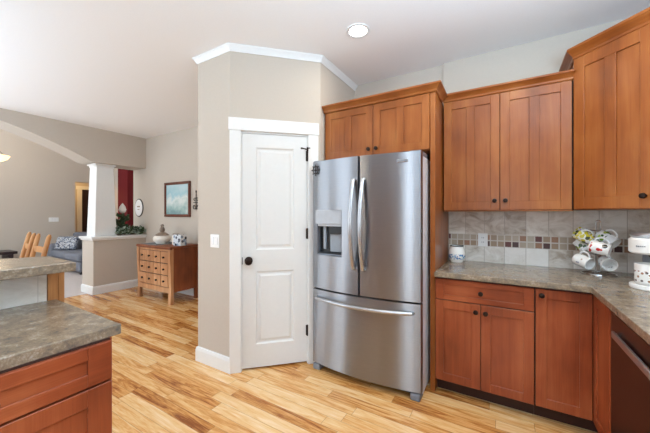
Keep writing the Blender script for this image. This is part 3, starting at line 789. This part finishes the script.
# recessed ceiling lights
def downlight(x, y, label, watts=3, col=(1, 0.88, 0.70)):
    r = thing('recessed_light', label, 'ceiling light', (x, y, CEIL))
    obj('trim_ring', lathe(BM(), [(0.068, -0.001), (0.095, -0.001), (0.093, -0.008), (0.070, -0.006)], 32, closed=True), 'trim', r, True)
    obj('lens', lathe(BM(), [(0, -0.0035), (0.069, -0.0035), (0.069, -0.001), (0, -0.001)], 32), 'lamp', r)
    d = bpy.data.lights.new('downlight', 'AREA'); d.shape = 'DISK'; d.size = 0.13; d.energy = watts; d.color = col
    o = bpy.data.objects.new('downlight_lamp', d); COL.objects.link(o); o.location = (x, y, CEIL - 0.012)
downlight(-0.965, 2.105, 'round white recessed ceiling light lit above the fridge')
downlight(0.10, 1.70, 'round recessed ceiling light over the right counter, out of frame', 12, (1, 0.78, 0.50))
downlight(-1.75, 0.30, 'round recessed ceiling light over the island, out of frame', 6, (1, 0.78, 0.50))

# blue and white jar
bm = lathe(BM(), [(0, 0), (0.030, 0), (0.034, 0.006), (0.043, 0.024), (0.045, 0.042), (0.042, 0.060), (0.034, 0.074), (0.034, 0.079), (0.030, 0.079), (0.030, 0.072), (0.036, 0.058), (0.038, 0.03), (0.026, 0.010), (0, 0.010)], 32)
r = obj('jar', bm, 'delft', None, True, (-0.352, 2.868, CT)); r.scale = (1.55, 1.55, 1.82); tag(r, 'small white jar painted with blue scene beside the fridge panel', 'jar')
bm = BM()
pts = [(0.0345 * math.cos(a), 0.0345 * math.sin(a), 0.0785) for a in [2 * PI * i / 24 for i in range(24)]]
tube(bm, pts, 0.0022, 6, closed=True); obj('rim', bm, 'iron', r, True)['label'] = 'dark blue rim'

# mugs
def mug_bm(R_=0.042, H_=0.095, th=0.004):
    return lathe(BM(), [(0, 0.0), (R_ * 0.86, 0.0), (R_ * 0.96, 0.006), (R_, 0.02), (R_, H_ - 0.002), (R_ - th / 2, H_), (R_ - th, H_ - 0.002), (R_ - th, 0.014), (R_ * 0.8, 0.008), (0, 0.008)], 32)
def mug(label, mat, loc, rot, R_=0.042, H_=0.095, group=None, ha=0.0):
    o = obj('mug', mug_bm(R_, H_), mat, None, True, loc, rot); tag(o, label, 'mug', group)
    p = []
    for i in range(13):
        a = -PI / 2 + PI * i / 12
        p.append((R_ - 0.003 + 0.030 * max(0.0, math.cos(a)), 0, H_ * 0.5 + H_ * 0.33 * math.sin(a)))
    hb = BM(); tube(hb, p, 0.0058, 8)
    for v in hb.verts: v.co = Matrix.Rotation(ha, 3, 'Z') @ v.co
    obj('handle', hb, 'porcelain', o, True)
    return o
RK = Vector((0.582, 2.806, CT))
rk = thing('mug_tree', 'chrome wire mug tree holding printed mugs in the counter corner', 'mug rack', RK)
bm = BM()
pts = [(0.095 * math.cos(a), 0.095 * math.sin(a), 0.004) for a in [2 * PI * i / 28 for i in range(28)]]
tube(bm, pts, 0.0038, 8, closed=True)
for k in range(3):
    a = 2 * PI * k / 3; tube(bm, [(0.095 * math.cos(a), 0.095 * math.sin(a), 0.004), (0.02 * math.cos(a), 0.02 * math.sin(a), 0.010), (0, 0, 0.012)], 0.0035, 8)
obj('base_ring', bm, 'chrome', rk, True)
bm = BM(); n = 16
p = [(-0.013, 0, 0.01), (-0.013, 0, 0.35)] + [(-0.013 * math.cos(PI * i / 8), 0, 0.365 + 0.016 * math.sin(PI * i / 8)) for i in range(9)] + [(0.013, 0, 0.35), (0.013, 0, 0.01)]
tube(bm, p, 0.0036, 8); obj('post', bm, 'chrome', rk, True)
# camera-facing frame for the mugs
vR = Vector((math.cos(math.radians(31)), math.sin(math.radians(31)), 0))   # picture right
vR = Vector((0.97, -0.24, 0)).normalized(); vT = Vector((-0.24, -0.97, 0)).normalized()  # to the right / towards the viewer
def rp(r, t_, z): return RK + vR * r + vT * t_ + Vector((0, 0, z))
def mug_axis(label, mat, c, ax, R_=0.042, H_=0.092, ha=PI / 2):
    """mug centred at c whose mouth points along ax"""
    ax = Vector(ax).normalized(); q = ax.to_track_quat('Z', 'Y')
    return mug(label, mat, c - ax * H_ / 2, q.to_euler(), R_, H_, 'printed mugs on the mug tree', ha)
def dirv(r, t_, z): return vR * r + vT * t_ + Vector((0, 0, z))
arms = []
mug_axis('yellow and purple printed mug at the upper left of the mug tree', 'mug_yellow', rp(-0.078, 0.03, 0.270), dirv(-0.78, 0.30, 0.50), 0.045, 0.10, 0.6)
mug_axis('green leaf mug tilted at the upper right of the mug tree', 'mug_green', rp(0.048, 0.02, 0.253), dirv(0.70, 0.42, -0.52), 0.040, 0.115)
mug_axis('white mug with red and black flowers, front centre of the mug tree', 'mug_red', rp(0.012, 0.112, 0.195), dirv(0.95, 0.15, -0.25), 0.044, 0.110)
mug_axis('plain white mug hanging at the lower left of the mug tree', 'mug_plain', rp(-0.078, 0.06, 0.088), dirv(0.78, 0.55, -0.26), 0.043, 0.102)
mug_axis('white mug with open mouth at the lower right of the mug tree', 'mug_plain', rp(0.048, 0.06, 0.090), dirv(0.28, 0.92, -0.16), 0.043, 0.094)
mug_axis('small green printed mug at the back left of the mug tree', 'mug_green', rp(-0.088, -0.035, 0.193), dirv(-0.55, -0.2, 0.65), 0.038, 0.09)
for r_, t_, z_ in ((-0.06, 0.02, 0.325), (0.05, 0.01, 0.325), (0.0, 0.055, 0.25), (-0.05, 0.03, 0.155), (0.055, 0.02, 0.145), (-0.055, -0.03, 0.25)):
    e = rp(r_, t_, z_) - RK
    bm = BM(); tube(bm, [(0, 0, z_ - 0.02), tuple(e * 1.0 - Vector((0, 0, 0.012))), tuple(e)], 0.003, 8)
    obj('arm', bm, 'chrome', rk, True)

# pod coffee maker
KM = Vector((0.735, 2.400, CT))
km = thing('coffee_maker', 'white pod coffee maker at the right edge, on the counter', 'coffee maker', KM, math.radians(-22))
def disc(R_, z0, z1, bev=0.004, c=(0, 0, 0)): return lathe(BM(), [(0, z0), (R_ - bev, z0), (R_, z0 + bev), (R_, z1 - bev), (R_ - bev, z1), (0, z1)], 40, c)
obj('base', disc(0.100, 0.0, 0.026), 'white_plastic', km, True)
obj('column', box(BM(), -0.05, 0.09, 0.035, 0.125, 0.026, 0.21, 0.01), 'grey_plastic', km)
hd_ = obj('brew_head', disc(0.103, 0.200, 0.290, 0.010), 'white_plastic', km, True)
obj('lid', disc(0.098, 0.290, 0.318, 0.010), 'silver', km, True)
bm = BM()
for k in range(5): box(bm, -0.060 + k * 0.008, -0.055 + k * 0.008, -0.1, -0.07, 0.242, 0.248)
obj('lettering', bm, 'grey_plastic', hd_)
obj('nozzle', disc(0.018, 0.182, 0.202, 0.003, (0, -0.035, 0)), 'black', km, True)
mug('white leaf patterned mug on the coffee maker base', 'mug_leaf', KM + Vector((-0.022, -0.028, 0.027)), (0, 0, -0.6), 0.066, 0.118, None, 0.25)

# ------------------------------------------------------------------ far room furnishings
# apothecary chest
chx0, chx1, chy0, chy1, chh = -5.09, -4.175, 2.545, 3.03, 0.855
chs = thing('drawer_chest', 'small oak apothecary chest with twelve little drawers under the picture', 'chest', ((chx0 + chx1) / 2, (chy0 + chy1) / 2, 0))
hw, hd2 = (chx1 - chx0) / 2, (chy1 - chy0) / 2
obj('carcass', box(BM(), -hw + 0.03, hw - 0.015, -hd2 + 0.03, hd2 - 0.005, 0.17, chh - 0.03), 'chest_side', chs)
bm = BM(); box(bm, -hw - 0.005, hw + 0.01, -hd2 - 0.0, hd2 + 0.01, chh - 0.028, chh, 0.008)
tube(bm, [(-hw - 0.004, -hd2 + 0.012, chh - 0.022), (hw + 0.009, -hd2 + 0.012, chh - 0.022)], 0.022, 12)
obj('top', bm, 'chest_side', chs, True)
for z0, z1 in ((0.165, 0.24), (chh - 0.075, chh - 0.03)):
    obj('front_rail', box(BM(), -hw + 0.05, hw - 0.05, -hd2 + 0.012, -hd2 + 0.035, z0, z1, 0.003), 'chest_oak', chs)
for sx in (-1, 1):
    bm = BM(); x = sx * (hw - 0.03)
    prism(bm, [(-hd2 + 0.002, chh - 0.03), (-hd2 - 0.004, chh - 0.12), (-hd2 + 0.006, 0.5), (-hd2 + 0.016, 0.24), (-hd2 + 0.004, 0.0), (-hd2 + 0.062, 0.0), (-hd2 + 0.055, 0.2), (-hd2 + 0.055, chh - 0.03)], x - 0.03, x + 0.03, 'x')
    obj('leg', bm, 'chest_oak', chs)
    bm = BM(); prism(bm, [(hd2 - 0.065, chh - 0.03), (hd2 - 0.065, 0.2), (hd2 - 0.055, 0.0), (hd2 - 0.005, 0.0), (hd2 - 0.005, chh - 0.03)], x - 0.025, x + 0.03, 'x')
    obj('leg', bm, 'chest_side', chs)
obj('drawer_case', box(BM(), -hw + 0.06, hw - 0.06, -hd2 + 0.0285, -hd2 + 0.034, 0.24, chh - 0.075), 'gap', chs)
dwid = (2 * hw - 0.13) / 4; dhei = (chh - 0.075 - 0.245) / 3
for rr in range(3):
    for q in range(4):
        x0 = -hw + 0.065 + q * dwid; z0 = 0.245 + rr * dhei
        d = obj('drawer', box(BM(), x0 + 0.007, x0 + dwid - 0.007, -hd2 + 0.006, -hd2 + 0.028, z0 + 0.007, z0 + dhei - 0.007, 0.003), 'chest_oak', chs)
        obj('knob', lathe(BM(), [(0, 0), (0.010, 0), (0.010, 0.008), (0.016, 0.014), (0.014, 0.022), (0, 0.024)], 12), 'iron', d, True, (x0 + dwid / 2, -hd2 + 0.006, z0 + dhei / 2), (PI / 2, 0, 0))
# things on the chest
bm = BM(); box(bm, -5.04, -4.58, 2.58, 3.0, chh + 0.0005, chh + 0.006, 0.002)
tag(obj('table_runner', bm, 'runner'), 'grey cloth runner lying across the chest top under the tureen', 'runner')
tu = thing('tureen', 'cream lidded ceramic pot with a little bird finial on the chest', 'pot', (-4.78, 2.78, chh + 0.006))
obj('bowl', lathe(BM(), [(0, 0), (0.085, 0), (0.09, 0.01), (0.125, 0.045), (0.135, 0.08), (0.120, 0.115), (0.10, 0.13), (0, 0.13)], 32), 'cream', tu, True)
obj('lid', lathe(BM(), [(0.104, 0.13), (0.108, 0.138), (0.07, 0.165), (0.035, 0.18), (0, 0.185)], 32), 'taupe', tu, True)
bm = BM(); lathe(bm, [(0, 0.18), (0.03, 0.185), (0.042, 0.215), (0.034, 0.25), (0.018, 0.268), (0.026, 0.285), (0.022, 0.305), (0, 0.315)], 16)
tube(bm, [(0.02, 0, 0.292), (0.045, -0.01, 0.288)], [0.008, 0.002], 8); obj('bird_finial', bm, 'taupe', tu, True)
cj = thing('candle_jar', 'cream candle jar on the chest left of the printed box', 'candle', (-4.43, 2.80, chh))
obj('glass', disc(0.055, 0.0, 0.155, 0.008), 'cream', cj, True); obj('lid', disc(0.05, 0.155, 0.175, 0.004), 'taupe', cj, True)
bm = BM(); box(bm, -0.08, 0.08, -0.055, 0.055, 0, 0.17, 0.004)
tag(obj('printed_box', bm, 'box_print', None, False, (-4.265, 2.76, chh + 0.0005), (0, 0, 0.1)), 'small pale box printed in blue and grey on the chest', 'box')

# picture
pc = thing('framed_picture', 'dark wood framed hazy blue seascape print above the chest', 'picture', (-4.79, PX, 1.59))
pw, ph, fw = 0.362, 0.300, 0.045
bm = BM()
box(bm, -pw, pw, -0.03, -0.001, -ph, -ph + fw, 0.005); box(bm, -pw, pw, -0.03, -0.001, ph - fw, ph, 0.005)
box(bm, -pw, -pw + fw, -0.03, -0.001, -ph + fw, ph - fw, 0.005); box(bm, pw - fw, pw, -0.03, -0.001, -ph + fw, ph - fw, 0.005)
obj('frame', bm, 'frame', pc); 
ar = obj('print', box(BM(), -pw + fw - 0.002, pw - fw + 0.002, -0.014, -0.002, 0, 2 * (ph - fw)), 'art', pc, False, (0, 0, -ph + fw))
# scrolled iron wall ornament
bm = BM()
def spiral(cx, cz, r0, r1, a0, a1, n=16): return [(cx + (r0 + (r1 - r0) * i / n) * math.cos(a0 + (a1 - a0) * i / n), 0, cz + (r0 + (r1 - r0) * i / n) * math.sin(a0 + (a1 - a0) * i / n)) for i in range(n + 1)]
tube(bm, [(0, 0, -0.12), (0, 0, 0.15)], 0.006, 8)
for sx in (-1, 1):
    tube(bm, [(sx * x if sx > 0 else -x, 0, z) for x, _, z in spiral(0.045, -0.07, 0.045, 0.012, PI, 3.2 * PI)], 0.006, 8)
    tube(bm, [(sx * x, 0, z) for x, _, z in spiral(0.035, 0.045, 0.035, 0.010, PI, -0.9 * PI)], 0.005, 8)
tube(bm, [(-0.055, -0.01, -0.005), (0.055, -0.01, -0.005)], 0.006, 8)
lathe(bm, [(0, 0.15), (0.013, 0.165), (0.010, 0.185), (0, 0.205)], 10)
tag(obj('iron_ornament', bm, 'iron', None, True, (-4.285, PX - 0.008, 1.53)), 'scrolled dark iron ornament hung right of the picture', 'wall ornament')
# oval plate on the arch jamb
op = thing('oval_plaque', 'small oval plaque with dark rim on the pale end wall past the column', 'plaque', (-6.03, PX, 1.46), 0)
def oval(bm, a, b, y0, y1, n=28): return prism(bm, [(a * math.cos(2 * PI * i / n), b * math.sin(2 * PI * i / n)) for i in range(n)], y0, y1, 'y', 0.003)
obj('rim', oval(BM(), 0.150, 0.175, -0.012, -0.001), 'iron', op, True); obj('face', oval(BM(), 0.134, 0.158, -0.016, -0.011), 'porcelain', op, True)
bm = BM(); box(bm, -0.05, 0.05, -0.019, -0.0155, 0.01, 0.035, 0.002); box(bm, -0.035, 0.035, -0.019, -0.0155, -0.04, -0.025, 0.002); obj('motif', bm, 'taupe', op)

# greenery on the half wall
gr = thing('greenery_garland', 'trailing leafy garland on the half wall ledge right of the column', 'garland', (AX - 0.16, 2.62, 0.957))
def leaves(n, f, L, seed):
    rnd = random.Random(seed); bm = BM()
    for _ in range(n):
        p, dr = f(rnd); dr = dr.normalized(); sd = dr.cross(Vector((rnd.uniform(-1, 1), rnd.uniform(-1, 1), rnd.uniform(-1, 1)))).normalized(); nn = dr.cross(sd)
        l = L * rnd.uniform(0.7, 1.2); wd = l * 0.32
        a = bm.verts.new(p); b = bm.verts.new(p + dr * l * 0.5 + sd * wd + nn * l * 0.06); c = bm.verts.new(p + dr * l); e = bm.verts.new(p + dr * l * 0.5 - sd * wd + nn * l * 0.06); m = bm.verts.new(p + dr * l * 0.5 - nn * l * 0.04)
        for q in ((a, b, m), (b, c, m), (c, e, m), (e, a, m)): bm.faces.new(q)
    return bm
def fgar(r):
    y = r.uniform(-0.02, 0.42); h = 0.09 + 0.05 * max(0, (0.1 - y)) * 4
    return Vector((r.uniform(-0.06, 0.14), y, 0.012 + r.uniform(0.0, 1.0) * h)), Vector((r.uniform(-0.5, 1.0), r.uniform(-1, 1), r.uniform(-0.05, 0.8)))
obj('foliage', leaves(170, fgar, 0.095, 3), 'leaf', gr); obj('silver_foliage', leaves(170, fgar, 0.09, 5), 'leaf2', gr)['label'] = 'pale silvery leaves'
bm = BM(); tube(bm, [(0.03, -0.12, 0.008), (0.05, 0.1, 0.02), (0.03, 0.38, 0.008)], 0.008, 8); obj('stem', bm, 'taupe', gr, True)
fl = thing('flower_stem', 'white blossom on a leafy stem standing beside the column', 'flower', (AX - 0.21, 2.75, 0.957))
bm = BM(); tube(bm, [(0, 0, 0.0), (0.01, 0.0, 0.2), (0, 0.0, 0.40)], 0.01, 8); obj('stem', bm, 'leaf', fl, True)
bm = BM(); lathe(bm, [(0, 0.39), (0.04, 0.41), (0.062, 0.46), (0.045, 0.52), (0.02, 0.56), (0, 0.585)], 16); obj('blossom', bm, 'porcelain', fl, True)
def fst(r): return Vector((r.uniform(-0.04, 0.04), r.uniform(-0.06, 0.06), r.uniform(0.10, 0.36))), Vector((r.uniform(-1, 1), r.uniform(-1, 1), r.uniform(-0.2, 0.8)))
obj('foliage', leaves(70, fst, 0.10, 9), 'leaf', fl)

# sofa
SF = Vector((-8.8, 3.1, 0.004))
sf = thing('sofa', 'blue-grey upholstered sofa beyond the half wall', 'sofa', SF)
obj('base', box(BM(), -0.90, 0.90, -0.33, 0.42, 0.06, 0.28, 0.03), 'sofa', sf)
for a, b in ((-0.70, 0.09), (0.10, 0.90)):
    obj('seat_cushion', box(BM(), a, b, -0.36, 0.14, 0.282, 0.46, 0.06, 4), 'sofa', sf, True)
obj('back', box(BM(), -0.90, 0.90, 0.14, 0.42, 0.28, 0.86, 0.07, 4), 'sofa', sf, True)
obj('arm', box(BM(), -0.92, -0.70, -0.36, 0.42, 0.06, 0.60, 0.06, 4), 'sofa', sf, True)
for x, y in ((-0.82, -0.26), (0.82, -0.26), (-0.82, 0.35), (0.82, 0.35)):
    obj('foot', box(BM(), x - 0.03, x + 0.03, y - 0.03, y + 0.03, 0.0, 0.062), 'black', sf)
bm = BM(); box(bm, -0.24, 0.24, -0.06, 0.06, -0.17, 0.17, 0.055, 4)
tag(obj('throw_pillow', bm, 'pillow_print', None, True, (-9.18, 2.97, 0.625), (math.radians(-22), 0, math.radians(38))), 'blue and white patterned throw pillow on the sofa', 'pillow')

# dining chairs (log-style slat backs) and table
def make_chair(label, loc, rz):
    r = thing('dining_chair', label, 'chair', loc, rz, None)
    # faces local -x ; back at +x
    for sy in (-1, 1):
        p = [(0.17, sy * 0.19, 0.0), (0.18, sy * 0.19, 0.45), (0.20, sy * 0.192, 0.70), (0.275, sy * 0.195, 1.04), (0.285, sy * 0.195, 1.075)]
        obj('back_post', tube(BM(), p, [0.020, 0.024, 0.028, 0.026, 0.012], 12), 'oak', r, True)
        obj('leg', tube(BM(), [(-0.20, sy * 0.20, 0.0), (-0.18, sy * 0.19, 0.44)], [0.018, 0.024], 12), 'oak', r, True)
        obj('stretcher', tube(BM(), [(-0.19, sy * 0.196, 0.2), (0.175, sy * 0.19, 0.2)], 0.012, 8), 'oak', r, True)
    for z, x in ((0.87, 0.236), (0.62, 0.196)):
        bm = BM()
        prism(bm, [(-0.19, z - 0.03), (0.19, z - 0.03), (0.19, z + 0.03), (0.1, z + 0.048), (-0.1, z + 0.048), (-0.19, z + 0.03)], x - 0.009, x + 0.009, 'x'); obj('back_slat', bm, 'oak', r)
    obj('seat', box(BM(), -0.22, 0.20, -0.23, 0.23, 0.43, 0.465, 0.012), 'oak', r)
    return r
make_chair('golden oak dining chair nearer the sofa, seen over the raised bar', (-5.20, 1.16, 0), PI / 2)
make_chair('golden oak dining chair farther left, its posts close together over the raised bar', (-5.84, 1.20, 0), PI / 2 - 0.13)
bn = thing('bench', 'dark low bench by the far living room wall at the left edge', 'bench', (-9.64, 1.2, 0.004))
obj('top', box(BM(), -0.28, 0.28, -1.2, 0.95, 0.44, 0.50, 0.01), 'dark_table', bn)
for y in (-1.1, 0.85): obj('leg', box(BM(), -0.25, 0.25, y - 0.04, y + 0.04, 0.0, 0.44, 0.005), 'dark_table', bn)

# bowl ceiling lamp in the dining room
pd = thing('bowl_lamp', 'lit amber glass bowl ceiling lamp seen through the arch at the left edge', 'ceiling lamp', (-8.42, 1.62, 2.64))
obj('shade', lathe(BM(), [(0.20, -0.16), (0.205, -0.165), (0.17, -0.225), (0.10, -0.27), (0, -0.285), (0, -0.275), (0.095, -0.26), (0.165, -0.215), (0.195, -0.16)], 32), 'lamp_warm', pd, True)
bm = BM(); tube(bm, [(0, 0, LCEIL - 2.64), (0, 0, -0.33)], 0.008, 8); lathe(bm, [(0, -0.345), (0.015, -0.335), (0.02, -0.32), (0, -0.30)], 12); lathe(bm, [(0, LCEIL - 2.64), (0.07, LCEIL - 2.64), (0.06, LCEIL - 2.67), (0, LCEIL - 2.67)], 20)
for k in range(3):
    a = 2 * PI * k / 3; tube(bm, [(0.03 * math.cos(a), 0.03 * math.sin(a), -0.03), (0.20 * math.cos(a), 0.20 * math.sin(a), -0.163)], 0.004, 6)
obj('stem', bm, 'bronze', pd, True)
point('bowl_bulb', (-8.42, 1.62, 2.55), 18, (1.0, 0.78, 0.5))
